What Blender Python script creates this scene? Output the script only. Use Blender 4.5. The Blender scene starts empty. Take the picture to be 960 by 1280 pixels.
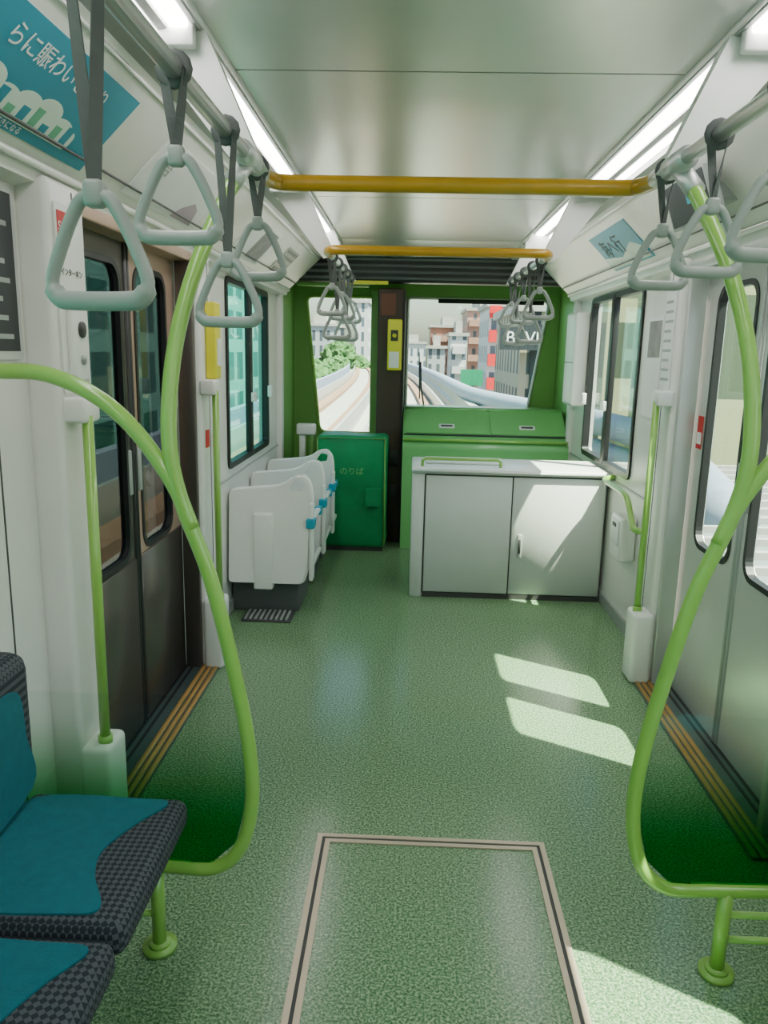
import bpy, bmesh, math, random
import mathutils
from mathutils import Vector, Matrix
random.seed(4)
V=Vector
# ------------------------------------------------------------------ materials
MATS={}
def mat(name,col,rough=.5,metal=0.,emis=None,es=0,bump=0,bscale=60,spec=None,var=0,vscale=8,coat=0):
    if name in MATS: return MATS[name]
    m=bpy.data.materials.new(name); m.use_nodes=True
    nt=m.node_tree; b=nt.nodes['Principled BSDF']
    b.inputs['Base Color'].default_value=(*col,1)
    b.inputs['Roughness'].default_value=rough
    b.inputs['Metallic'].default_value=metal
    if coat: b.inputs['Coat Weight'].default_value=coat; b.inputs['Coat Roughness'].default_value=.08
    if emis: 
        b.inputs['Emission Color'].default_value=(*emis,1); b.inputs['Emission Strength'].default_value=es
    tc=nt.nodes.new('ShaderNodeTexCoord')
    if bump:
        n=nt.nodes.new('ShaderNodeTexNoise'); n.inputs['Scale'].default_value=bscale
        nt.links.new(tc.outputs['Object'],n.inputs['Vector'])
        bp=nt.nodes.new('ShaderNodeBump'); bp.inputs['Strength'].default_value=bump; bp.inputs['Distance'].default_value=.01
        nt.links.new(n.outputs['Fac'],bp.inputs['Height']); nt.links.new(bp.outputs[0],b.inputs['Normal'])
    n=nt.nodes.new('ShaderNodeTexNoise'); n.inputs['Scale'].default_value=vscale
    nt.links.new(tc.outputs['Object'],n.inputs['Vector'])
    mx=nt.nodes.new('ShaderNodeMix'); mx.data_type='RGBA'
    v=var if var else .04
    mx.inputs[6].default_value=(*[c*(1-v) for c in col],1); mx.inputs[7].default_value=(*[min(1,c*(1+v)) for c in col],1)
    nt.links.new(n.outputs['Fac'],mx.inputs[0]); nt.links.new(mx.outputs[2],b.inputs['Base Color'])
    MATS[name]=m; return m
def glass(name,tint,refl=.5,rough=.02,grad=None):
    m=bpy.data.materials.new(name); m.use_nodes=True; nt=m.node_tree; nt.nodes.clear()
    o=nt.nodes.new('ShaderNodeOutputMaterial'); t=nt.nodes.new('ShaderNodeBsdfTransparent'); g=nt.nodes.new('ShaderNodeBsdfGlossy')
    t.inputs[0].default_value=(*tint,1); g.inputs['Roughness'].default_value=rough
    if grad:
        tc=nt.nodes.new('ShaderNodeTexCoord'); s=nt.nodes.new('ShaderNodeSeparateXYZ'); nt.links.new(tc.outputs['Object'],s.inputs[0])
        mr=nt.nodes.new('ShaderNodeMapRange'); mr.inputs[1].default_value=grad[0]; mr.inputs[2].default_value=grad[1]; mr.interpolation_type='SMOOTHSTEP'
        nt.links.new(s.outputs[2],mr.inputs[0]); mm=nt.nodes.new('ShaderNodeMix'); mm.data_type='RGBA'
        mm.inputs[6].default_value=(*tint,1); mm.inputs[7].default_value=(.97,.99,.975,1)
        nt.links.new(mr.outputs[0],mm.inputs[0]); nt.links.new(mm.outputs[2],t.inputs[0])
    f=nt.nodes.new('ShaderNodeLayerWeight'); f.inputs['Blend'].default_value=.5
    pw=nt.nodes.new('ShaderNodeMath'); pw.operation='POWER'; pw.inputs[1].default_value=4.5; nt.links.new(f.outputs['Facing'],pw.inputs[0])
    ma=nt.nodes.new('ShaderNodeMath'); ma.operation='MULTIPLY_ADD'; ma.inputs[1].default_value=refl; ma.inputs[2].default_value=.025; nt.links.new(pw.outputs[0],ma.inputs[0])
    mx=nt.nodes.new('ShaderNodeMixShader'); nt.links.new(ma.outputs[0],mx.inputs[0])
    nt.links.new(t.outputs[0],mx.inputs[1]); nt.links.new(g.outputs[0],mx.inputs[2]); nt.links.new(mx.outputs[0],o.inputs[0])
    return m
def facade(name,wall,win,bw=3.,bh=3.,mort=.9):
    m=bpy.data.materials.new(name); m.use_nodes=True; nt=m.node_tree; b=nt.nodes['Principled BSDF']
    g=nt.nodes.new('ShaderNodeNewGeometry'); s=nt.nodes.new('ShaderNodeSeparateXYZ'); nt.links.new(g.outputs['Position'],s.inputs[0])
    a=nt.nodes.new('ShaderNodeMath'); a.operation='ADD'; nt.links.new(s.outputs[0],a.inputs[0]); nt.links.new(s.outputs[1],a.inputs[1])
    c=nt.nodes.new('ShaderNodeCombineXYZ'); nt.links.new(a.outputs[0],c.inputs[0]); nt.links.new(s.outputs[2],c.inputs[1])
    br=nt.nodes.new('ShaderNodeTexBrick'); br.offset=0; br.inputs['Scale'].default_value=1
    br.inputs['Color1'].default_value=(*win,1); br.inputs['Color2'].default_value=(*[x*.6 for x in win],1); br.inputs['Mortar'].default_value=(*wall,1)
    br.inputs['Mortar Size'].default_value=mort*.5; br.inputs['Brick Width'].default_value=bw; br.inputs['Row Height'].default_value=bh
    br.inputs['Mortar Smooth'].default_value=0
    nt.links.new(c.outputs[0],br.inputs['Vector']); nt.links.new(br.outputs['Color'],b.inputs['Base Color']); b.inputs['Roughness'].default_value=.6
    return m
WHITE=mat('panel_white',(.74,.73,.69),.35)
WHITE2=mat('plastic_white',(.80,.80,.77),.3)
CAB=mat('cabinet_grey_white',(.68,.72,.69),.4)
SEAM=mat('seam_dark',(.05,.05,.05),.6)
BLACK=mat('black_rubber',(.012,.012,.013),.45)
LIME=mat('lime_green_pipe',(.27,.51,.09),.28,coat=.5)
LIMED=mat('green_wall_paint',(.16,.36,.08),.4)
CONS=mat('console_green',(.19,.50,.17),.3,coat=.4)
CANVAS=mat('dark_green_canvas',(.0,.25,.08),.5,bump=.5,bscale=9,var=.25)
YEL=mat('ochre_pipe',(.50,.27,.01),.35,coat=.3)
YELB=mat('yellow_box_mat',(.78,.70,.03),.4)
STEEL=mat('steel',(.66,.67,.66),.28,.75)
ALU=mat('aluminium',(.62,.63,.62),.4,.6)
TROUGH=mat('lamp_trough_grey',(.34,.35,.34),.4,.3)
GREY=mat('handle_grey',(.33,.355,.34),.4)
STRAP=mat('strap_grey',(.10,.105,.105),.7)
CEIL=mat('ceiling_satin',(.62,.63,.60),.28,.65)
LED=mat('led_diffuser',(.9,.9,.9),.4,emis=(1,.98,.94),es=16)
TEAL=mat('teal_fabric',(.0,.12,.15),.9,bump=.3,bscale=400,var=.2,vscale=40)
BROWN=mat('post_brown',(.05,.028,.018),.45)
SHADEM=mat('door_shaded_metal',(.13,.11,.10),.32,.7)  # same stainless as the right doors; left side's shade put into the colour
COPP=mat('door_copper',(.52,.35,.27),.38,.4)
SILV=mat('door_silver',(.66,.68,.65),.3,.5)
RED=mat('red_label',(.6,.02,.02),.5)
BLUEP=mat('poster_blue',(.01,.25,.38),.45,var=.2,vscale=3)
PAPER=mat('paper_white',(.8,.8,.8),.6)
CLOUD=mat('poster_cloud',(.70,.80,.72),.6,var=.1)
PGREEN=mat('poster_green',(.15,.45,.28),.6)
CYAN=mat('cyan_clip',(.0,.33,.48),.4)
TAN=mat('hatch_frame_tan',(.56,.46,.34),.35,.3)
ORANGE=mat('tactile_orange',(.40,.23,.06),.55)
THRESH=mat('threshold_steel',(.12,.17,.17),.35,.6)
SCREEN=mat('lcd_dark',(.02,.025,.03),.5)
CONC=mat('concrete',(.36,.35,.33),.85,var=.15,vscale=2)
RUN=mat('running_surface',(.27,.16,.11),.9,var=.2,vscale=3)
BLUEW=mat('parapet_blue_grey',(.24,.28,.38),.6)
GLASS=glass('window_glass',(.86,.95,.90),.6)
GLASST=glass('window_glass_teal',(.48,.82,.74),.5)
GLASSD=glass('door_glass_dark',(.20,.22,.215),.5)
GREENGL=glass('green_gradient_acrylic',(.08,.50,.20),.2,grad=(.32,.66))
def floor_mat():
    m=bpy.data.materials.new('green_speckled_vinyl'); m.use_nodes=True; nt=m.node_tree; b=nt.nodes['Principled BSDF']
    tc=nt.nodes.new('ShaderNodeTexCoord')
    n=nt.nodes.new('ShaderNodeTexNoise'); n.inputs['Scale'].default_value=140; n.inputs['Detail'].default_value=3; n.inputs['Roughness'].default_value=.8
    nt.links.new(tc.outputs['Object'],n.inputs['Vector'])
    r=nt.nodes.new('ShaderNodeValToRGB'); e=r.color_ramp.elements
    e[0].position=.40; e[0].color=(.045,.12,.050,1); e[1].position=.62; e[1].color=(.36,.50,.29,1)
    x=e.new(.5); x.color=(.135,.25,.13,1)
    nt.links.new(n.outputs['Fac'],r.inputs[0]); nt.links.new(r.outputs[0],b.inputs['Base Color'])
    b.inputs['Roughness'].default_value=.2
    return m
FLOOR=floor_mat()
def checker_mat():
    m=bpy.data.materials.new('checked_upholstery'); m.use_nodes=True; nt=m.node_tree; b=nt.nodes['Principled BSDF']
    tc=nt.nodes.new('ShaderNodeTexCoord'); c=nt.nodes.new('ShaderNodeTexChecker'); c.inputs['Scale'].default_value=95
    mp=nt.nodes.new('ShaderNodeMapping'); mp.inputs['Rotation'].default_value=(.0,.0,.785); mp.inputs['Location'].default_value=(.003,.003,.0037)
    nt.links.new(tc.outputs['Object'],mp.inputs[0]); nt.links.new(mp.outputs[0],c.inputs['Vector'])
    c.inputs['Color1'].default_value=(.012,.016,.022,1); c.inputs['Color2'].default_value=(.065,.07,.078,1)
    nt.links.new(c.outputs[0],b.inputs['Base Color']); b.inputs['Roughness'].default_value=.95
    return m
CHECK=checker_mat()

# ------------------------------------------------------------------ builders
def group(name,loc=(0,0,0)):
    e=bpy.data.objects.new(name,None); bpy.context.collection.objects.link(e); e.empty_display_size=.1; return e
def mk(name,bm,m,parent=None,smooth=False):
    bmesh.ops.recalc_face_normals(bm,faces=bm.faces[:])
    me=bpy.data.meshes.new(name); bm.to_mesh(me); bm.free()
    me.materials.append(m)
    if smooth:
        for p in me.polygons: p.use_smooth=True
    o=bpy.data.objects.new(name,me); bpy.context.collection.objects.link(o)
    if parent: o.parent=parent
    return o
def box(parent,name,x0,x1,y0,y1,z0,z1,m,bev=0,seg=3):
    bm=bmesh.new(); bmesh.ops.create_cube(bm,size=1)
    for v in bm.verts:
        v.co=V(((x0+x1)/2+v.co.x*abs(x1-x0),(y0+y1)/2+v.co.y*abs(y1-y0),(z0+z1)/2+v.co.z*abs(z1-z0)))
    if bev: bmesh.ops.bevel(bm,geom=bm.edges[:],offset=bev,segments=seg,profile=.5,affect='EDGES')
    o=mk(name,bm,m,parent)
    if bev:
        for p in o.data.polygons: p.use_smooth=True
        try: o.data.set_sharp_from_angle(angle=.9)
        except Exception: pass
    return o
def catmull(P,n=8,closed=False):
    P=[V(p) for p in P]; out=[]; L=len(P)
    rng=range(L) if closed else range(L-1)
    for i in rng:
        if closed: a,b,c,d=P[i-1],P[i],P[(i+1)%L],P[(i+2)%L]
        else:
            b,c=P[i],P[i+1]; a=P[i-1] if i>0 else b*2-c; d=P[i+2] if i+2<L else c*2-b
        for k in range(n):
            t=k/n
            out.append(.5*((2*b)+(c-a)*t+(2*a-5*b+4*c-d)*t*t+(3*b-a-3*c+d)*t**3))
    if not closed: out.append(P[-1])
    return out
def tube(parent,name,P,r,m,segs=12,closed=False,smooth=0,flat=1.):
    if smooth: P=catmull(P,smooth,closed)
    P=[V(p) for p in P]; n=len(P); bm=bmesh.new(); rings=[]; N=None
    for i in range(n):
        if closed: t=(P[(i+1)%n]-P[i-1]).normalized()
        else: t=(P[min(i+1,n-1)]-P[max(i-1,0)]).normalized()
        if N is None:
            N=t.cross(V((0,0,1)));
            if N.length<.1: N=t.cross(V((0,1,0)))
        N=(N-t*N.dot(t)).normalized(); B=t.cross(N)
        rr=r[i] if isinstance(r,(list,tuple)) else r
        rings.append([bm.verts.new(P[i]+N*math.cos(2*math.pi*k/segs)*rr*flat+B*math.sin(2*math.pi*k/segs)*rr) for k in range(segs)])
    for i in range(n if closed else n-1):
        A,Bq=rings[i],rings[(i+1)%n]
        for k in range(segs): bm.faces.new((A[k],A[(k+1)%segs],Bq[(k+1)%segs],Bq[k]))
    if not closed:
        bm.faces.new(rings[0][::-1]); bm.faces.new(rings[-1])
    return mk(name,bm,m,parent,True)
def rrect(u0,u1,v0,v1,r,n=6):
    out=[]
    for cx,cy,a0 in ((u1-r,v1-r,0),(u0+r,v1-r,90),(u0+r,v0+r,180),(u1-r,v0+r,270)):
        for k in range(n+1):
            a=math.radians(a0+90*k/n); out.append((cx+r*math.cos(a),cy+r*math.sin(a)))
    return out
def rpoly(pts,r,n=5):
    out=[]; L=len(pts)
    for i in range(L):
        p=V(pts[i]); a=V(pts[i-1]); b=V(pts[(i+1)%L]); rr=r[i] if isinstance(r,(list,tuple)) else r
        if rr<=0: out.append(tuple(p)); continue
        p1=p+(a-p).normalized()*rr; p2=p+(b-p).normalized()*rr
        for k in range(n+1):
            t=k/n; q=p1*(1-t)**2+p*2*t*(1-t)+p2*t*t; out.append((q.x,q.y))
    return out
def ell(cx,cy,a,b,n=20): return [(cx+a*math.cos(2*math.pi*k/n),cy+b*math.sin(2*math.pi*k/n)) for k in range(n)]
def sheet(parent,name,O,R,U,outer,m,holes=(),th=.01,smooth=False):
    O,R,U=V(O),V(R).normalized(),V(U).normalized(); N=R.cross(U)
    bm=bmesh.new(); es=[]
    for loop in [outer]+list(holes):
        vs=[bm.verts.new(O+R*p[0]+U*p[1]) for p in loop]
        for i in range(len(vs)): es.append(bm.edges.new((vs[i],vs[(i+1)%len(vs)])))
    if holes: bmesh.ops.triangle_fill(bm,use_beauty=True,use_dissolve=False,edges=es,normal=N)
    else: bm.faces.new(bm.verts[:])
    g=bmesh.ops.extrude_face_region(bm,geom=bm.faces[:]+bm.edges[:]+bm.verts[:])
    for v in g['geom']:
        if isinstance(v,bmesh.types.BMVert): v.co-=N*th
    return mk(name,bm,m,parent,smooth)
def text(parent,name,body,size,O,R,U,m,align='LEFT'):
    O,R,U=V(O),V(R).normalized(),V(U).normalized(); N=R.cross(U)
    c=bpy.data.curves.new(name,'FONT'); c.body=body; c.size=size; c.extrude=.0004; c.align_x=align
    t=bpy.data.objects.new(name+'_c',c); bpy.context.collection.objects.link(t)
    bpy.context.view_layer.update()
    dg=bpy.context.evaluated_depsgraph_get(); me=bpy.data.meshes.new_from_object(t.evaluated_get(dg))
    bpy.data.objects.remove(t)
    M=Matrix((R,U,N)).transposed().to_4x4(); M.translation=O
    me.transform(M); me.materials.clear(); me.materials.append(m)
    o=bpy.data.objects.new(name,me); bpy.context.collection.objects.link(o); o.parent=parent
    return o
X,Y,Z=V((1,0,0)),V((0,1,0)),V((0,0,1))
YB,YE=-3.0,6.75
WX=1.12; DY0,DY1,DS=2.25,3.43,2.85

# ------------------------------------------------------------------ shell
g=group('floor'); box(g,'vinyl_floor',-1.2,1.2,YB,YE,-.08,0,FLOOR)
g=group('ceiling')
seams=[YB,-1.4,.45,2.27,4.0,5.45]
for i in range(5):
    box(g,'panel_%d'%i,-.61,.61,seams[i]+.004,seams[i+1]-.004,2.24,2.27,CEIL)
box(g,'backing',-1.2,1.2,YB,YE,2.30,2.36,SEAM)
sheet(g,'end_slope',(0,5.452,2.24),X,V((0,.55,-.05)),[(-.9,0),(.9,0),(1.0,.55),(-1.0,.55)],CEIL,th=-.01)
box(g,'front_soffit',-1.14,1.14,6.17,6.69,2.10,2.14,LIMED)
for s in (-1,1):
    for nm,pts,M,ye in (('lamp_trough',[(.61,2.24),(.618,2.225),(.63,2.225),(.63,2.235),(.685,2.235),(.685,2.215),(.705,2.210),(.705,2.222),(.75,2.216),(.75,2.19),(.80,2.185),(.80,2.27),(.61,2.27)],TROUGH,5.45),
                    ('cove_profile',[(.80,2.185),(.815,2.165),(1.055,1.935),(1.065,1.90),(1.14,1.885),(1.14,1.92),(1.09,1.95),(.84,2.22),(.80,2.27)],WHITE,5.98)):
        pp=[(s*a,b) for a,b in pts]
        sheet(g,nm+('_r' if s>0 else '_l'),(0,YB,0),X,Z,pp if s>0 else pp[::-1],M,th=ye-YB)
    box(g,'trough_end',s*.61,s*.80,5.45,5.98,2.185,2.23,WHITE)
    tube(g,'cove_trim_a',[(s*.815,YB,2.165),(s*.815,5.95,2.165)],.007,ALU,8)
    tube(g,'cove_trim_b',[(s*1.045,YB,1.935),(s*1.045,5.95,1.935)],.011,WHITE2,8)
    tube(g,'cove_trim_c',[(s*.99,YB,1.982),(s*.99,5.95,1.982)],.004,SEAM,8)
    tube(g,'edge_trim',[(s*.612,YB,2.236),(s*.612,5.44,2.236)],.009,ALU,8)
for s,nm in ((-1,'l'),(1,'r')):
    for (a,b) in ((YB+.1,.25),(.32,1.93),(2.12,3.58),(3.78,5.38)):
        g=group('ceiling_led_light')
        box(g,'diffuser_inner',s*.634,s*.680,a,b,2.214,2.234,LED,.006,2)
        box(g,'diffuser_outer',s*.714,s*.738,a,b,2.200,2.216,LED,.005,2)
        for y in (a-.03,b): box(g,'end_cap',s*.625,s*.755,y,y+.03,2.18,2.236,WHITE2,.004,1)
NB=1.83
for s,nm in ((-1,'left'),(1,'right')):
    g=group('wall_'+nm)
    def sh(name,outer,m,holes=(),off=0,th=.06):
        return sheet(g,name,(s*(WX+off),0,0),Y,Z,outer,m,holes,th=-th*s)
    near_h=[rrect(.12,1.33,.84,NB,.08),rrect(-1.25,-.1,.84,NB,.08),rrect(-2.7,-1.5,.84,NB,.08)]
    sh('near_panel',[(YB,0),(DY0-.02,0),(DY0-.02,1.93),(YB,1.93)],WHITE,near_h)
    sh('far_panel',[(DY1+.02,0),(5.88,0),(5.88,1.93),(DY1+.02,1.93)],WHITE,[rrect(4.25,5.45,.84,1.87,.04)])
    sh('cab_panel',[(5.88,0),(YE,0),(YE,2.12),(5.88,2.12)],LIMED)
    box(g,'cab_edge_post',s*1.08,s*1.13,5.84,5.93,0,2.0,WHITE2,.012)
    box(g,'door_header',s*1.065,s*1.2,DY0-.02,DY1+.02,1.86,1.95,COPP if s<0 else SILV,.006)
    for (a,b,k) in (((2.03,DY0,'near') if s<0 else (1.93,2.12,'near')),(DY1,3.62,'far')):
        box(g,'pillar_'+k,s*1.035,s*1.13,a,b,0,1.92,WHITE2 if k=='far' else WHITE,.02)
        yb=(a+.05) if k=='near' else (a+.02)
        xo=.985
        if not (s>0 and k=='near'):
            box(g,'pillar_boot_'+k,s*(xo-.03),s*1.05,yb-.05,yb+.09,.0 if k=='far' else .02,.34,WHITE2,.02)
        box(g,'pillar_head_'+k,s*(xo-.01),s*1.045,yb-.03,yb+.07,1.29,1.36,WHITE2,.012)
        box(g,'pillar_jamb_'+k,s*1.06,s*1.135,(DY0-.004) if k=='near' else (a-.03),(DY0+.03) if k=='near' else a+.004,.0,1.87,SHADEM if s<0 else ALU,.004)
        box(g,'pillar_groove_'+k,s*1.0335,s*1.04,(a+b)/2+.03,(a+b)/2+.036,.0,1.9,SEAM)
    g2=group('baseboard_'+nm)
    box(g2,'strip_far',s*1.105,s*1.13,3.62,5.9,0.001,.07,GREY)
    box(g2,'strip_near',s*1.105,s*1.13,YB,1.93,0.001,.07,GREY)
    for y in (3.95,1.86): box(g,'seam_line',s*1.1185,s*1.13,y,y+.006,.07,.82 if y>3 else 1.9,SEAM)
    box(g,'sill_line',s*1.112,s*1.13,3.63,5.84,.775,.785,GREY)
    k=0
    for (a,b,z0,z1,r) in ((4.25,5.45,.84,1.87,.04),(.12,1.33,.84,NB,.08),(-1.25,-.1,.84,NB,.08),(-2.7,-1.5,.84,NB,.08)):
        k+=1
        w=group('window_%d'%(k+(0 if s<0 else 4)))
        sheet(w,'frame',(s*(WX-.012),0,0),Y,Z,rrect(a-.012,b+.012,z0-.012,z1+.012,r+.01),BLACK,[rrect(a+.022,b-.022,z0+.022,z1-.022,max(.01,r-.015))],th=-s*.045)
        sheet(w,'glass',(s*(WX+.02),0,0),Y,Z,rrect(a+.01,b-.01,z0+.01,z1-.01,r),GLASST if s<0 else GLASS,th=-s*.006)
        if k==1:
            box(w,'mullion',s*1.105,s*1.14,4.82,4.90,z0,z1,BLACK,.006)
            box(w,'catch',s*1.08,s*1.11,4.825,4.895,1.17,1.23,WHITE2,.008)
            box(w,'catch_low',s*1.08,s*1.11,5.41,5.45,1.17,1.25,WHITE2,.008)
g=group('wall_unit'); box(g,'case',1.02,1.118,5.50,5.83,1.15,1.80,WHITE2,.02); box(g,'lid_line',1.016,1.022,5.52,5.81,1.45,1.455,SEAM)

for s,nm,k0 in ((-1,'left',1),(1,'right',3)):
    for j,(a,b) in enumerate(((DY0,DS-.004),(DS+.004,DY1))):
        d=group('door_%d'%(k0+j)); M=SHADEM if s<0 else SILV
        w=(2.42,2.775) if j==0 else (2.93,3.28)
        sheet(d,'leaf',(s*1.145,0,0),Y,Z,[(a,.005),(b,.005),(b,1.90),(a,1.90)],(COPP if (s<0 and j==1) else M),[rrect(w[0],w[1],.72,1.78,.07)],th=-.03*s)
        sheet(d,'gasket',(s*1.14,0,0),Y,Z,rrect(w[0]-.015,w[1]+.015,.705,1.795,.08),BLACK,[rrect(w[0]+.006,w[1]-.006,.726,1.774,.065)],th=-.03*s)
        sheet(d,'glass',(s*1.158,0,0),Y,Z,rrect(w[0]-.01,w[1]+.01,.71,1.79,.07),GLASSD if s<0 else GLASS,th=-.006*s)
        e=b if j==0 else a
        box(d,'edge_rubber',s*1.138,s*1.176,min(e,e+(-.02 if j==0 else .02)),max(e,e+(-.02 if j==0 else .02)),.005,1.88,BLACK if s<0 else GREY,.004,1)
        if s<0:
            box(d,'lower_shade',s*1.135,s*1.15,a+.02,b-.03,.02,.70,SHADEM,.003,1)  # dark sheet carries the painted shade on the lower left leaves
            if j==0:
                for q in (.05,.12): box(d,'rib',s*1.120,s*1.14,a+q,a+q+.03,.02,1.86,BLACK,.004,1)
        cy=b-.045 if j==0 else a+.05
        box(d,'finger_pull',s*1.136,s*1.15,cy-.016,cy+.016,.95,1.12,GREY,.006,2)
    t=group('door_threshold')
    ya=DY0 if s<0 else 2.125
    box(t,'sill_plate',s*.98,s*1.2,ya,DY1,.0005,.008,THRESH)
    for q in range(3): box(t,'tactile_strip_%d'%q,s*(.985+.028*q),s*(1.005+.028*q),ya,DY1,.004,.013,ORANGE,.003,1)
    for q in range(2): box(t,'guide_groove_%d'%q,s*(1.10+.03*q),s*(1.112+.03*q),ya,DY1,.004,.0095,BLACK)
    t2=group('stanchion_rail')
    for yb in (2.08 if s<0 else 1.99,3.47):
        x=s*.985
        tube(t2,'pole',[(x,yb,.33),(x,yb,1.31)],.015,LIME,14)
        tube(t2,'collar',[(x,yb,.335),(x,yb,.36)],.021,LIME,14)
        if s>0 and yb<3: tube(t2,'foot_arm',[(x,yb,.335),(s*1.04,yb,.335)],.013,LIME,10)

g=group('wall_back'); box(g,'panel',-1.2,1.2,YB-.08,YB,0,2.3,WHITE); box(g,'gangway_frame',-.45,.45,YB-.0,YB+.03,0,2.0,ALU,.01); box(g,'gangway_door',-.38,.38,YB+.02,YB+.045,.01,1.92,WHITE2,.02)

g=group('wall_front')
lh=rpoly([(-.895,.80),(-.44,.80),(-.44,1.945),(-1.01,1.945)],[.07,.03,.03,.06])
rh=rpoly([(-.15,1.0),(.89,1.0),(1.03,1.945),(-.15,1.945)],[.03,.07,.07,.03])
sheet(g,'panel',(0,YE-.05,0),X,Z,[(-1.14,0),(1.14,0),(1.14,2.3),(-1.14,2.3)],LIMED,[lh,rh],th=.05)
for nme,h in (('l',lh),('r',rh)):
    tube(g,'reveal_'+nme,[(p[0],YE-.055,p[1]) for p in h],.013,LIME if nme=='l' else ALU,8,closed=True)
for i,h in enumerate((lh,rh)):
    w=group('window_%d'%(9+i)); sheet(w,'windscreen_glass',(0,YE-.02,0),X,Z,h,GLASS,th=.006)
w=group('windscreen_wiper'); tube(w,'arm',[(.02,YE+.03,.99),(-.02,YE+.04,1.2),(-.03,YE+.04,1.42)],.008,BLACK,8); tube(w,'blade',[(-.03,YE+.03,1.1),(-.045,YE+.03,1.5)],.006,BLACK,8)
w=group('windscreen_sun_blind'); box(w,'blind',.10,.98,YE-.10,YE-.085,1.905,1.94,BLACK,.004,1)
g=group('windscreen_centre_post')
box(g,'post_body',-.375,-.165,6.02,6.68,0,1.97,BROWN,.015)
box(g,'post_lime_edge',-.44,-.37,6.3,6.68,.0,1.97,LIMED,.01)
box(g,'post_front_strip',-.182,-.168,6.008,6.03,0.0,1.95,BLACK)
box(g,'post_red_panel',-.35,-.24,6.012,6.03,1.77,1.93,mat('brick_red',(.16,.05,.03),.6))
for z in (.35,.62): box(g,'plate',-.28,-.19,6.012,6.025,z,z+.12,SEAM,.003,1)
g=group('emergency_phone_box'); box(g,'case',-.295,-.185,5.955,6.018,1.36,1.74,YELB,.012); box(g,'label',-.28,-.205,5.951,5.957,1.38,1.50,PAPER)
box(g,'panel_dark',-.27,-.215,5.950,5.957,1.58,1.66,SEAM); tube(g,'knob',[(-.242,5.95,1.62),(-.242,5.93,1.62)],.016,YELB,12)
g=group('sunshade_roller'); 
box(g,'case',-1.07,1.07,6.0,6.14,2.01,2.19,BLACK,.02)
for i in range(4): box(g,'rib_%d'%i,-1.07,1.07,5.99,6.01,2.03+i*.045,2.05+i*.045,STRAP,.006,2)
box(g,'pull_bar',-1.0,-.45,6.10,6.14,1.98,2.012,LIMED,.005,2); box(g,'pull_tag',-.66,-.3,5.985,6.0,1.992,2.018,YELB)

g=group('driver_console')
bmO=rpoly([(5.82,0),(6.68,0),(6.68,1.06),(6.18,1.06),(5.90,.88),(5.86,.86),(5.82,.80)],[0,0,0,.05,.01,.01,.02])
sheet(g,'body',(-.158,0,0),Y,Z,bmO,CONS,th=-1.255)
N=V((0,.28,.18)).normalized()
for (a,b) in ((-.14,.50),(.52,1.09)):
    sheet(g,'lid',V((0,5.905,.892)),X,N,rrect(a,b,.01,.31,.02),CONS,th=.012)
for (a,b) in ((.12,.24),(.74,.86)):
    sheet(g,'label',V((0,5.905,.895)),X,N,rrect(a,b,.07,.12,.006),PAPER,th=.006)
    sheet(g,'label_text',V((0,5.905,.897)),X,N,rrect(a+.015,b-.015,.085,.105,.004),SEAM,th=.004)
tube(g,'front_lip',[(-.15,5.83,.85),(1.09,5.83,.85)],.012,LIME,10)
tube(g,'top_lip',[(-.15,6.18,1.06),(1.09,6.18,1.06)],.018,CONS,10)
tube(g,'lid_gap',[(-.15,5.895,.885),(1.09,5.895,.885)],.007,SEAM,8)

g=group('canvas_equipment_cover')
o=box(g,'cover',-.80,-.27,5.68,5.98,.03,.88,CANVAS,.035,4)
bm=bmesh.new(); bm.from_mesh(o.data); bmesh.ops.subdivide_edges(bm,edges=bm.edges[:],cuts=6,use_grid_fill=True)
for v in bm.verts:
    n=mathutils.noise.noise(v.co*5.); v.co+=V((n*.01,n*.014,n*.006))
bm.to_mesh(o.data); bm.free()
for p in o.data.polygons: p.use_smooth=True
tube(g,'piping_front',[(-.785,5.675,.05),(-.79,5.675,.86),(-.285,5.675,.865),(-.28,5.675,.05)],.007,LIMED,8)
sheet(g,'pocket',(0,5.662,0),X,Z,rrect(-.42,-.31,.36,.5,.01),CANVAS,th=-.02)
text(g,'print','のりば',.06,(-.62,5.655,.60),X,Z,CONS)
box(g,'foot',-.78,-.29,5.70,5.95,.0,.05,SEAM)

g=group('storage_cabinet')
CX0,CX1,CY0,CY1,CH=-.08,1.10,4.62,5.12,.80
box(g,'carcass',CX0,CX1,CY0+.015,CY1,.0,CH-.02,CAB,.008,2)
box(g,'top',CX0-.005,CX1+.005,CY0-.01,CY1+.01,CH-.02,CH+.015,WHITE2,.012,3)
box(g,'side_stile',CX0,CX0+.075,CY0,CY0+.03,.0,CH-.022,CAB,.004,1)
box(g,'door_leaf_a',CX0+.085,.528,CY0-.002,CY0+.02,.035,CH-.03,CAB,.004,1)
box(g,'door_leaf_b',.536,CX1-.012,CY0-.002,CY0+.02,.035,CH-.03,CAB,.004,1)
box(g,'gap_a',.528,.536,CY0+.005,CY0+.02,.03,CH-.03,SEAM)
box(g,'gap_side',CX0+.076,CX0+.084,CY0+.005,CY0+.02,.03,CH-.03,SEAM)
box(g,'gap_top',CX0+.08,CX1-.01,CY0+.004,CY0+.02,CH-.03,CH-.021,SEAM)
box(g,'kick_plate',CX0+.08,CX1,CY0-.001,CY0+.02,.0,.03,SEAM)
box(g,'latch_plate',.575,.605,CY0-.012,CY0,.27,.42,GREY,.006,2); box(g,'latch_slot',.583,.597,CY0-.016,CY0-.01,.30,.39,SEAM,.003,1)
tube(g,'top_rail',[(-.02,4.70,CH+.01),(-.02,4.70,CH+.05),(-.0,4.70,CH+.062),(.44,4.70,CH+.062),(.46,4.70,CH+.05),(.46,4.70,CH+.01)],.010,LIME,10)
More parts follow.
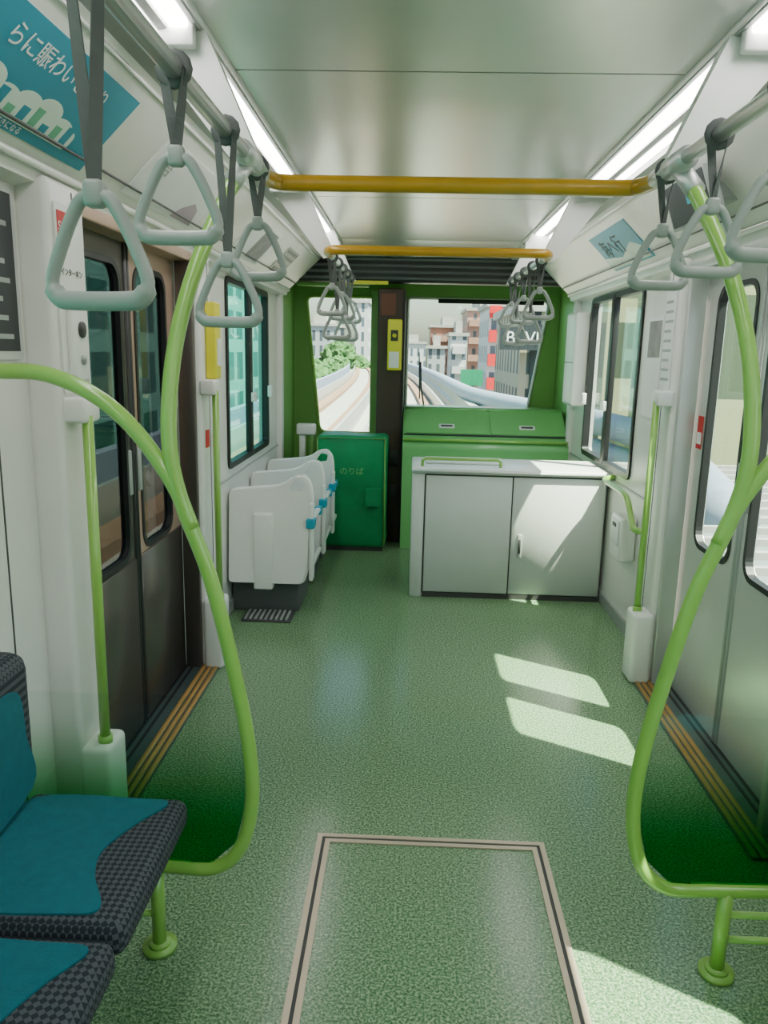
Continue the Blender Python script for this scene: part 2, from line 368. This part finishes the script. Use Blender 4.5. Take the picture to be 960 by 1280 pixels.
tube(g,'top_edge_trim',[(CX0,CY0-.012,CH-.004),(CX1,CY0-.012,CH-.004)],.007,ALU,8)
box(g,'tray',.0,.5,4.80,5.05,CH+.015,CH+.03,CAB,.006,2)

g=group('wall_handrail')
tube(g,'rail',[(1.11,4.55,.80),(1.06,4.50,.80),(1.03,4.40,.80),(1.03,4.1,.80),(1.03,3.95,.78),(1.03,3.85,.70),(1.03,3.78,.66),(1.06,3.72,.66),(1.11,3.70,.66)],.016,LIME,12,smooth=6)
g=group('wall_socket_box'); box(g,'case',1.03,1.118,4.02,4.22,.42,.66,WHITE2,.015); box(g,'lid',1.024,1.032,4.04,4.20,.5,.64,CAB,.004); box(g,'dark_slot',1.02,1.026,4.09,4.15,.6,.62,SEAM)

def strap(s,y,zc,tw=0.):
    g=group('hanging_strap'); x=s*.5; zr=1.94
    pts=[(-.035,-.060),(.035,-.060),(.058,-.056),(.068,-.036),(.055,.0),(.034,.042),(.016,.064),(-.016,.064),(-.034,.042),(-.055,.0),(-.068,-.036),(-.058,-.056)]
    c,sn=math.cos(tw),math.sin(tw)
    P3=[(x+p[0]*c,y+p[0]*sn,zc+p[1]) for p in pts]
    PP=catmull(P3,5,True)
    rad=[.0125 if (p.z<zc-.045) else .0088 for p in PP]
    tube(g,'handle',PP,rad,GREY,10,closed=True)
    box(g,'buckle',x-.013,x+.013,y-.012,y+.012,zc+.052,zc+.085,GREY,.006,2)
    zt=zc+.08
    for q,dx in (('a',-.011),('b',.011)):
        n=10
        bm=bmesh.new(); prev=None
        for i in range(n+1):
            t=i/n; z=zt+(zr+.0-zt)*t; xx=x+dx*t*1.6 ; w=.0085
            ang=.5+tw+t*.9*(1 if dx>0 else -1)
            ux,uy=math.cos(ang)*w,math.sin(ang)*w
            a=bm.verts.new((xx-ux,y-uy,z)); b=bm.verts.new((xx+ux,y+uy,z))
            a2=bm.verts.new((xx-ux+uy*.25,y-uy-ux*.25,z)); b2=bm.verts.new((xx+ux+uy*.25,y+uy-ux*.25,z))
            if prev:
                for (i1,i2) in ((0,1),(1,3),(3,2),(2,0)): 
                    bm.faces.new((prev[i1],prev[i2],(a,b,a2,b2)[i2],(a,b,a2,b2)[i1]))
            prev=(a,b,a2,b2)
        mk('web_'+q,bm,STRAP,g)
    tube(g,'rail_loop',[(x+math.cos(a)*.0215,y,zr+math.sin(a)*.0215) for a in [2*math.pi*k/12 for k in range(12)]],.0045,STRAP,8,closed=True,flat=2.2)
for s in (-1,1):
    g=group('overhead_rail')
    tube(g,'near_pipe',[(s*.5,YB,1.94),(s*.5,2.08,1.94)],.0165,STEEL,14)
    tube(g,'far_pipe',[(s*.5,3.70,1.94),(s*.5,5.05,1.94)],.0165,STEEL,14)
    tube(g,'coupling',[(s*.5,1.99,1.94),(s*.5,2.09,1.94)],.022,ALU,14)
    for y in (-1.4,.05,2.0,3.72,5.0):
        o=[(.485,1.955),(.47,1.93),(.53,1.92),(.56,1.955),(.76,2.205),(.76,2.225),(.61,2.232)]
        oo=[(s*p[0],p[1]) for p in o]
        sheet(g,'bracket',(0,y-.025,0),X,Z,oo if s>0 else oo[::-1],WHITE2,th=.05)
for (y,h) in [(.62,1),(1.0,0),(1.35,1),(1.7,0),(2.03,1)]:
    strap(-1,y,1.74 if h else 1.615,random.uniform(-.25,.25))
for (y,h) in ((1.0,0),(1.40,1),(1.68,1),(2.0,1)): strap(1,y,1.735,random.uniform(-.2,.2))
for s in (-1,1):
    for i,y in enumerate((3.85,4.12,4.4,4.68,4.93)): strap(s,y,1.735 if i%2==0 else 1.625,random.uniform(-.3,.3))
for i,(yy,ye) in enumerate(((2.07,2.2),(3.72,3.59))):
    g=group('overhead_crossbar'); d=ye-yy
    tube(g,'bar',[(-.5,yy,1.94),(-.5,yy+d*.4,1.94),(-.485,yy+d*.8,1.94),(-.44,ye,1.94),(-.2,ye,1.94),(.2,ye,1.94),(.44,ye,1.94),(.485,yy+d*.8,1.94),(.5,yy+d*.4,1.94),(.5,yy,1.94)],.021,YEL,14,smooth=5)

PIPE=[(1.10,.24,1.67),(.85,.24,1.67),(.66,.236,1.67),(.552,.238,1.67),(.487,.30,1.67),(.458,.428,1.67),(.466,.586,1.67),(.50,.778,1.67),(.548,.99,1.67),(.606,1.156,1.67),(.63,1.28,1.67),(.63,1.42,1.69),(.612,1.558,1.72),(.575,1.707,1.77),(.53,1.863,1.87),(.505,1.935,1.93)]
for s in (-1,1):
    g=group('seat_end_partition')
    tube(g,'main_pipe',[(s*a,c,b) for a,b,c in PIPE],.0175,LIME,14,smooth=6)
    tube(g,'branch_pipe',[(s*.585,1.67,1.10),(s*.625,1.67,1.20),(s*.703,1.67,1.315),(s*.788,1.67,1.39),(s*.894,1.67,1.435),(s*1.0,1.67,1.44),(s*1.115,1.67,1.44)],.0175,LIME,14,smooth=6)
    tube(g,'rail_clamp',[(s*.5,1.86,1.94),(s*.5,1.98,1.94)],.026,ALU,14)
    tube(g,'clamp_neck',[(s*.53,1.875,1.87),(s*.507,1.93,1.93)],.022,ALU,14)
    tube(g,'leg',[(s*.70,1.67,.0),(s*.70,1.67,.24)],.0175,LIME,14)
    tube(g,'flange',[(s*.70,1.67,.0),(s*.70,1.67,.012)],.043,LIME,20)
    tube(g,'flange_ring',[(s*.70,1.67,.012),(s*.70,1.67,.022)],.028,LIME,16)
    for z in (.10,.17): tube(g,'foot_bar',[(s*.70,1.67,z),(s*1.11,1.67,z)],.009,LIME,10)
    pl=[(1.10,.25),(.66,.25),(.56,.252),(.50,.31),(.47,.43),(.475,.586),(.492,.69),(1.10,.69)]
    pl=[(s*a,b) for a,b in pl]
    sheet(g,'acrylic_panel',(0,1.668,0),X,Z,pl if s>0 else pl[::-1],GREENGL,th=.006)

def cushion(g,s,y0,y1,idx):
    xf,xb=.605,.99
    a,b=min(s*xf,s*xb),max(s*xf,s*xb)
    box(g,'cushion_%d'%idx,a,b,y0+.004,y1-.004,.37,.445,CHECK,.028,4)
    pts=[(.10,.90),(.30,.93),(.93,.90),(.95,.5),(.93,.10),(.32,.07),(.16,.12),(.28,.32),(.32,.5),(.22,.72)]
    P=[(s*(xf+(xb-xf)*u),y0+(y1-y0)*v) for u,v in pts]
    P=[(p.x,p.y) for p in catmull([V((p[0],p[1],0)) for p in P],5,True)]
    sheet(g,'teal_pad_%d'%idx,(0,0,.4495),X,Y,P,TEAL,th=.008)
    a,b=min(s*.965,s*1.075),max(s*.965,s*1.075)
    box(g,'back_%d'%idx,a,b,y0+.006,y1-.006,.45,.81,CHECK,.04,4)
    Pb=[(y0+(y1-y0)*u,.48+.27*v) for u,v in ((.12,.0),(.88,.0),(.86,.5),(.80,.95),(.5,1.),(.20,.95),(.14,.5))]
    Pb=[(p.x,p.y) for p in catmull([V((p[0],p[1],0)) for p in Pb],5,True)]
    sheet(g,'teal_back_%d'%idx,(s*.961,0,0),Y,Z,Pb,TEAL,th=-s*.01)
    box(g,'pan_%d'%idx,s*.64,s*1.0,y0+.012,y1-.012,.345,.37,GREY,.008,2)
for s in (-1,1):
    g=group('bench_seat')
    y=1.655 if s<0 else 1.30
    yt=y
    for i in range(6 if s<0 else 5):
        cushion(g,s,y-.445,y,i); y-=.455
    box(g,'support_beam',s*.80,s*1.0,y+.02,yt-.02,.27,.345,GREY,.01)
    for yy in (1.1,.2,-.7): box(g,'support_leg',s*.9,s*1.10,yy-.02,yy+.02,.0,.30,GREY,.006)
    box(g,'back_board',s*1.07,s*1.115,y+.02,yt,.42,.82,GREY,.006)

def fseat(y,dep=.50):
    g=group('passenger_seat'); 
    outer=rpoly([(-1.105,.20),(-.69,.20),(-.662,.30),(-.645,.70),(-.665,.79),(-.725,.81),(-.80,.745),(-1.105,.715)],[.02,.03,.05,.05,.04,.05,.06,.03],6)
    hole=rpoly([(-.775,.722),(-.685,.735),(-.678,.78),(-.728,.79)],.014,4)
    sheet(g,'back_shell',(0,y,0),X,V((0,.10,1)),outer,WHITE2,[hole],th=-.03)
    tube(g,'shell_edge',[(p[0],y+.014+.1*p[1],p[1]) for p in outer],.013,WHITE2,8,closed=True)
    box(g,'back_box',-.965,-.855,y-.01,y+.05,.16,.60,WHITE2,.012)
    box(g,'back_pad',-1.09,-.71,y+.10,y+.16,.40,.70,TEAL,.03,4)
    box(g,'seat_pad',-1.10,-.68,y+.10,y+dep,.37,.45,CHECK,.03,4)
    box(g,'seat_pad_teal',-1.05,-.73,y+.14,y+dep-.03,.40,.455,TEAL,.02,4)
    box(g,'side_frame',-.655,-.63,y+.02,y+.10,.21,.66,WHITE2,.01)
    box(g,'armrest',-.66,-.625,y+.05,y+dep-.14,.55,.575,WHITE2,.01)
    box(g,'armrest_clip',-.668,-.62,y+.0,y+.08,.52,.575,CYAN,.008)
    box(g,'armrest_end',-.665,-.62,y+dep-.17,y+dep-.12,.53,.58,CYAN,.008)
    box(g,'side_bar',-.66,-.635,y+.08,y+dep-.02,.27,.30,WHITE2,.008)
    box(g,'pedestal',-1.11,-.72,y+.10,y+dep,.0,.24,STRAP,.01)
    box(g,'pedestal_top',-1.11,-.69,y+.06,y+dep,.24,.375,SEAM,.01)
fseat(4.16); fseat(4.76); fseat(5.33,.32)
g=group('floor_heater_grille'); box(g,'plate',-1.02,-.74,4.06,4.24,.0,.012,SEAM,.003,1)
for i in range(9): box(g,'slat_%d'%i,-1.005+.029*i,-.992+.029*i,4.07,4.23,.011,.018,GREY)
g=group('luggage_handle_unit'); box(g,'stem',-.98,-.93,6.04,6.08,.0,.90,WHITE2,.01); box(g,'stem_2',-.90,-.86,6.04,6.08,.0,.88,LIMED,.01); box(g,'cap',-1.0,-.85,6.02,6.10,.84,.93,WHITE2,.015)

g=group('floor_hatch')
for i,(q,w) in enumerate(((0,.016),(.026,.016))):
    x0,x1,y0,y1=-.355+q,.355-q,1.0+q,2.165-q
    sheet(g,'frame_%d'%i,(0,0,.0045),X,Y,[(x0,y0),(x1,y0),(x1,y1),(x0,y1)],TAN,[[(x0+w,y0+w),(x1-w,y0+w),(x1-w,y1-w),(x0+w,y1-w)]],th=.004)
sheet(g,'gap',(0,0,.002),X,Y,[(-.345,1.01),(.345,1.01),(.345,2.155),(-.345,2.155)],SEAM,[[(-.325,1.03),(.325,1.03),(.325,2.135),(-.325,2.135)]],th=.0015)

# posters / signs
tL=V((-.24,0,-.235)).normalized(); UL=-tL
def coveL(y,v): return V((-.935,y,2.053))+UL*v+V((.72,0,-.69))*.006
N=Y.cross(UL)
g=group('advert_poster')
y0,y1=1.18,2.20; O=coveL(0,0)
sheet(g,'sheet_blue',O,Y,UL,[(y0,-.125),(y1,-.125),(y1,.12),(y0,.12)],BLUEP,th=.004)
for i in range(9):
    sheet(g,'cloud_%d'%i,O+N*(.0006+.0002*(i%3)),Y,UL,ell(1.30+.085*i,-.045+.014*math.sin(i*2.1),.055,.03),CLOUD,th=.0005)
sheet(g,'cloud_base',O+N*.0013,Y,UL,rrect(1.2,2.06,-.098,-.045,.02),CLOUD,th=.0005)
for i in range(15):
    a=1.28+.052*i; sheet(g,'town_%d'%i,O+N*.0018,Y,UL,[(a,-.085),(a+.032,-.085),(a+.032,-.065+.014*((i*7)%3)),(a,-.065+.014*((i*7)%3))],PGREEN if i%2 else BLUEP,th=.0004)
text(g,'headline','らに賑わいを取り',.058,O+N*.001+Y*1.60+UL*.040,Y,UL,PAPER)
text(g,'subline','いつもの街をもっと好きになる',.022,O+N*.001+Y*1.55+UL*-.118,Y,UL,PAPER)
g=group('advert_poster')
sheet(g,'sheet_pale',coveL(0,0),Y,UL,[(2.5,-.12),(3.25,-.12),(3.25,.11),(2.5,.11)],PAPER,th=.004)
sheet(g,'mountain',coveL(0,0)+N*.0008,Y,UL,[(2.95,-.11),(3.2,-.11),(3.15,-.04),(3.08,-.02),(3.0,-.06)],mat('poster_mauve',(.45,.35,.42),.6),th=.0004)
text(g,'caption','合',.06,coveL(0,0)+N*.001+Y*2.62+UL*.0,Y,UL,GREY)
g=group('speaker_grille'); sheet(g,'plate',coveL(0,0),Y,UL,rrect(4.9,5.3,-.1,.09,.02),GREY,th=.004)
for i in range(7):
    for j in range(4): sheet(g,'slot_%d_%d'%(i,j),coveL(0,0)+N*.001,Y,UL,ell(4.95+.05*i,-.07+.045*j,.014,.014,8),BLACK,th=.0004)
g=group('advert_poster'); sheet(g,'sheet_pale',coveL(0,0),Y,UL,[(3.9,-.12),(4.55,-.12),(4.55,.11),(3.9,.11)],PAPER,th=.004)
sheet(g,'photo',coveL(0,0)+N*.0008,Y,UL,[(4.2,-.1),(4.5,-.1),(4.5,.09),(4.2,.09)],mat('poster_photo',(.25,.24,.24),.6,var=.5,vscale=12),th=.0004)
UR=V((-.24,0,.235)).normalized()
def coveR(): return V((.935,0,2.053))+V((-.72,0,-.69))*.006
NR=(-Y).cross(UR)
g=group('advert_poster')
sheet(g,'sheet_blue',coveR(),-Y,UR,[(-4.5,-.12),(-3.8,-.12),(-3.8,.11),(-4.5,.11)],BLUEP,th=.004)
sheet(g,'wave',coveR()+NR*.0008,-Y,UR,[(-4.49,-.11),(-3.82,-.11),(-3.82,-.05),(-3.95,.0),(-4.2,-.06),(-4.49,-.03)],CLOUD,th=.0004)
text(g,'caption','海へ行',.12,coveR()+NR*.0012+(-Y)*(-4.42)+UR*-.03,-Y,UR,SEAM)
g=group('information_display')
box(g,'mount',.90,.98,2.75,2.95,2.02,2.08,GREY,.01)
U2=V((-.35,0,.93)).normalized(); O=V((.86,0,1.955)); NN=(-Y).cross(U2)
sheet(g,'housing',O,-Y,U2,rrect(-3.05,-2.65,0,.17,.012),GREY,th=.035)
sheet(g,'screen',O+NN*.002,-Y,U2,rrect(-3.035,-2.665,.013,.157,.008),SCREEN,th=.002)
sheet(g,'lit_mark',O+NN*.0025,-Y,U2,rrect(-2.85,-2.80,.07,.10,.004),CYAN,th=.0005)
g=group('wall_poster'); sheet(g,'frame',(-1.108,0,0),Y,Z,rrect(1.58,2.0,1.46,1.88,.005),ALU,th=.008)
sheet(g,'print',(-1.106,0,0),Y,Z,[(1.60,1.48),(1.98,1.48),(1.98,1.86),(1.60,1.86)],SCREEN,th=.002)
for i in range(7): sheet(g,'line_%d'%i,(-1.1052,0,0),Y,Z,[(1.72,1.51+i*.045),(1.95-.02*(i%3),1.51+i*.045),(1.95-.02*(i%3),1.522+i*.045),(1.72,1.522+i*.045)],GREY,th=.0004)
g=group('intercom_panel')
xw=-1.034
sheet(g,'plate',(xw+.006,0,0),Y,Z,rrect(2.05,2.22,1.37,1.86,.01),WHITE2,th=.006)
sheet(g,'sos_label',(xw+.0075,0,0),Y,Z,[(2.06,1.76),(2.13,1.76),(2.13,1.84),(2.06,1.84)],RED,th=.001)
text(g,'sos_text','SOS',.034,(xw+.0085,2.062,1.79),Y,Z,PAPER)
text(g,'jp_text','インターホン',.022,(xw+.0075,2.065,1.68),Y,Z,SEAM)
box(g,'speaker',xw+.004,xw+.025,2.08,2.18,1.40,1.62,WHITE2,.008)
tube(g,'button',[(xw+.02,2.13,1.54),(xw+.03,2.13,1.54)],.022,SEAM,16); tube(g,'button_low',[(xw+.02,2.13,1.46),(xw+.03,2.13,1.46)],.014,GREY,16)
g=group('safety_notice'); sheet(g,'sticker',(-1.02,2.262,0),X,Z,[(-.09,.95),(-.03,.95),(-.03,1.35),(-.09,1.35)],PAPER,th=-.003)
for z in (.97,1.12,1.25): sheet(g,'red_band',(-1.02,2.2615,0),X,Z,[(-.085,z),(-.035,z),(-.035,z+.04),(-.085,z+.04)],RED,th=-.001)
g=group('emergency_cock_box'); box(g,'case',-1.034,-.985,3.50,3.60,1.36,1.70,YELB,.01); box(g,'cover',-.987,-.98,3.52,3.58,1.42,1.54,PAPER)
box(g,'red_tag',-.987,-.979,3.53,3.57,1.60,1.63,RED)
g=group('door_cock_label'); sheet(g,'tag',(-1.031,0,0),Y,Z,[(3.47,1.05),(3.53,1.05),(3.53,1.13),(3.47,1.13)],RED,th=.003)
g=group('wall_poster'); sheet(g,'sheet',(1.031,0,0),-Y,Z,[(-3.61,1.36),(-3.47,1.36),(-3.47,1.80),(-3.61,1.80)],PAPER,th=.003)
for i in range(9): sheet(g,'line_%d'%i,(1.0305,0,0),-Y,Z,[(-3.60,1.40+i*.042),(-3.49-.01*(i%3),1.40+i*.042),(-3.49-.01*(i%3),1.412+i*.042),(-3.60,1.412+i*.042)],GREY,th=.0004)
g=group('wall_poster'); sheet(g,'sheet',(1.112,0,0),-Y,Z,[(-4.12,1.20),(-3.88,1.20),(-3.88,1.70),(-4.12,1.70)],PAPER,th=.003)
sheet(g,'art',(1.1115,0,0),-Y,Z,[(-4.10,1.5),(-3.90,1.5),(-3.90,1.68),(-4.10,1.68)],MATS['poster_photo'],th=.0005)

g=group('door_sticker'); sheet(g,'sticker',(1.1415,0,0),-Y,Z,[(-3.38,1.12),(-3.32,1.12),(-3.32,1.26),(-3.38,1.26)],RED,th=.0015)
sheet(g,'white',(1.1412,0,0),-Y,Z,[(-3.375,1.14),(-3.325,1.14),(-3.325,1.19),(-3.375,1.19)],PAPER,th=.0006)

# ------------------------------------------------------------------ exterior
def cx(y): return -max(0,y-14)**2/2600.
def ribbon(g,name,x0,x1,z0,z1,m,ya=7.2,yb=150,n=40,c=cx):
    bm=bmesh.new(); prev=None
    for i in range(n+1):
        y=ya+(yb-ya)*(i/n)**1.5; cc=c(y)
        r=[bm.verts.new((cc+x0,y,z0)),bm.verts.new((cc+x1,y,z0)),bm.verts.new((cc+x1,y,z1)),bm.verts.new((cc+x0,y,z1))]
        if prev:
            for k in range(4): bm.faces.new((prev[k],prev[(k+1)%4],r[(k+1)%4],r[k]))
        prev=r
    return mk(name,bm,m,g)
g=group('elevated_guideway')
ribbon(g,'deck',-5.6,2.4,-1.9,-1.25,CONC)
for c in (0,-3.4):
    for q in (-.85,.85): ribbon(g,'running_slab',c+q-.25,c+q+.25,-1.25,-1.05,RUN)
    for q in (-1.3,1.3): ribbon(g,'guide_rail',c+q-.05,c+q+.05,-1.25,-.55,ALU)
ribbon(g,'parapet_l',-5.6,-5.35,-1.25,-.3,BLUEW)
ribbon(g,'parapet_r',2.1,2.4,-1.25,-.35,CONC)
def bul(y): return 2.3+2.6*math.exp(-((y-17)/9.)**2)+cx(y)
P=[(bul(y),y,-.15) for y in [8+ (i/40)**1.4*110 for i in range(41)]]
tube(g,'side_tube',P,.32,BLUEW,12); tube(g,'side_tube_low',[(a,b,c-.65) for a,b,c in P],.25,BLUEW,10)
GM=mat('asphalt',(.16,.16,.16),.9,var=.2,vscale=.2)
g=group('ground'); box(g,'street',-300,300,-60,500,-9.2,-9,GM)
def bld(name,x0,x1,y0,y1,z1,m,roof=True,balc=None):
    g=group('building'); box(g,name,x0,x1,y0,y1,-9,z1,m)
    if roof: box(g,'roof_parapet',x0-.3,x1+.3,y0-.3,y1+.3,z1,z1+.5,CONC); box(g,'plant_room',x0+(x1-x0)*.3,x0+(x1-x0)*.7,y0+1,y1-1,z1+.5,z1+2.2,CONC)
    if balc:
        z=z1-2.6
        while z>-7: box(g,'balcony',x0+.3,x1-.3,y0-1.,y0,z,z+1.1,balc); z-=2.9
    return g
F1=facade('facade_brown',(.27,.12,.08),(.08,.09,.10),1.8,2.9,1.2)
F2=facade('facade_white',(.50,.51,.52),(.10,.14,.18),1.6,2.9,1.0)
F3=facade('facade_beige',(.36,.30,.23),(.04,.05,.06),1.5,2.6,.8)
F4=facade('facade_pink',(.42,.25,.20),(.12,.14,.16),1.7,2.9,1.1)
F5=facade('facade_teal',(.20,.44,.40),(.05,.20,.19),1.6,1.6,.5)
F6=facade('facade_cream',(.36,.36,.20),(.08,.11,.06),3.5,3.4,1.6)
F7=facade('facade_grey',(.32,.34,.36),(.08,.1,.12),1.4,2.8,.8)
BALW=mat('balcony_white',(.50,.50,.50),.6); BALP=mat('balcony_pink',(.36,.20,.15),.6)
bld('block',3.2,10.5,150,165,6.2,F1,balc=BALP); bld('block',9,16,135,150,8.6,F4,balc=BALP); bld('block',-3,3,190,200,3.5,F2)
bld('block',13,19,170,180,14,F7); bld('block',5.5,8,118,126,4.0,F2,balc=BALW); bld('block',2.5,5.5,135,140,2.2,F7)
g=bld('block',8.2,14,88,100,6.6,F2)
for i in range(5):
    box(g,'red_panel_%d'%i,8.25,9.5,87.4,88,-5+i*2.6,-3.7+i*2.6,RED); box(g,'balcony_%d'%i,9.6,12.2,87.1,88,-5+i*2.6,-4+i*2.6,BALW)
box(g,'red_frame',12.3,12.7,87.2,88,-7,6.6,RED); box(g,'red_beam',8.2,12.7,87.2,88,5.9,6.4,RED)
g=bld('block',6.0,12,45,58,3.9,F3)
box(g,'glass_front',6.6,7.4,44.9,45,-7,1.8,SCREEN)
box(g,'sign_board',4.7,9.6,43.8,44.6,1.75,3.15,SCREEN); text(g,'sign_text','B  VISOR',.95,(5.0,43.75,2.1),X,Z,PAPER)
bld('block',17,30,100,120,12,F1)
bld('tower',-12,-9.3,160,170,11,F2); bld('block',-34,-22,110,130,8,F4); bld('block',-21,-15,150,170,6,F7); bld('block',-8.5,-5.5,185,195,8,F2)
bld('block',-9.,-7.2,12,46,9,F5,False); bld('block',-14,-10,-22,6,7,F5,False)
bld('block',6.2,11,26,32,4.5,F6); bld('block',4.9,11,14,18,3.6,F6,False); bld('block',10.5,15,-14,8,1.6,F6,False)
g=group('platform_roof')
ROOF=mat('roof_sheet_grey',(.20,.23,.24),.5)
box(g,'roof',2.6,7.,5.5,13,-.35,-.25,ROOF)
for i in range(14): box(g,'seam_%d'%i,2.6,7.,5.7+i*.52,5.78+i*.52,-.25,-.18,CONC)
for px in (3,6.5):
    for py in (6,12.5): tube(g,'post',[(px,py,-9),(px,py,-.3)],.12,STEEL,8)
LEAF=mat('foliage',(.05,.13,.035),.9,bump=1,bscale=2,var=.5,vscale=1.5)
for (x,y,z,r) in ((-13.5,95,-2.6,2.8),(-10.8,102,-2.8,2.6),(-15.5,90,-2.,3.),(-10,112,-2.6,2.8),(-9.5,125,-2.8,2.8),(-13,120,-1.6,3.4)):
    g=group('street_tree'); tube(g,'trunk',[(x,y,-9),(x,y,z)],.3,BROWN,8)
    for k in range(6):
        bm=bmesh.new(); bmesh.ops.create_icosphere(bm,subdivisions=4,radius=r*random.uniform(.5,.75))
        off=V((random.uniform(-.6,.6)*r,random.uniform(-.6,.6)*r,random.uniform(-.4,.6)*r))
        for v in bm.verts: v.co=v.co*(1+.3*mathutils.noise.noise(v.co*1.3+off)+.2*mathutils.noise.noise(v.co*4+off))+V((x,y,z))+off
        mk('crown_%d'%k,bm,LEAF,g,False)
GS=mat('road_sign_green',(.0,.25,.12),.5)
g=group('road_sign'); box(g,'board',3.6,5.3,59.8,60,-.9,.3,GS); tube(g,'pole',[(4.3,60.1,-9),(4.3,60.1,-1)],.12,STEEL,8)

# ------------------------------------------------------------------ light
w=bpy.data.worlds.new('sky'); bpy.context.scene.world=w; w.use_nodes=True; nt=w.node_tree
bg=nt.nodes['Background']; st=nt.nodes.new('ShaderNodeTexSky'); st.sky_type='NISHITA'; st.sun_disc=False
st.sun_elevation=math.radians(62); st.sun_rotation=math.radians(120); st.air_density=1.2; st.dust_density=2.5
nt.links.new(st.outputs[0],bg.inputs[0]); bg.inputs[1].default_value=.5
sd=bpy.data.lights.new('sun','SUN'); sd.energy=36; sd.angle=math.radians(.6); sd.color=(1,.93,.76)
so=bpy.data.objects.new('sun',sd); bpy.context.collection.objects.link(so)
so.rotation_euler=V((-.456,.262,-1)).to_track_quat('-Z','Y').to_euler(); so.location=(5,-3,12)

cd=bpy.data.cameras.new('camera'); co=bpy.data.objects.new('camera',cd); bpy.context.collection.objects.link(co)
cd.sensor_fit='VERTICAL'; cd.sensor_height=24; cd.lens=18; cd.clip_end=1000; cd.clip_start=.02
yaw,p,rho=math.radians(1.84),math.radians(11.8),math.radians(1.3)
f=V((-math.sin(yaw)*math.cos(p),math.cos(yaw)*math.cos(p),-math.sin(p))); r0=V((math.cos(yaw),math.sin(yaw),0)); u0=r0.cross(f)
up=u0*math.cos(rho)-r0*math.sin(rho); rt=r0*math.cos(rho)+u0*math.sin(rho)
M=Matrix((rt,up,-f)).transposed().to_4x4(); M.translation=V((-.10,0,1.5)); co.matrix_world=M
bpy.context.scene.camera=co
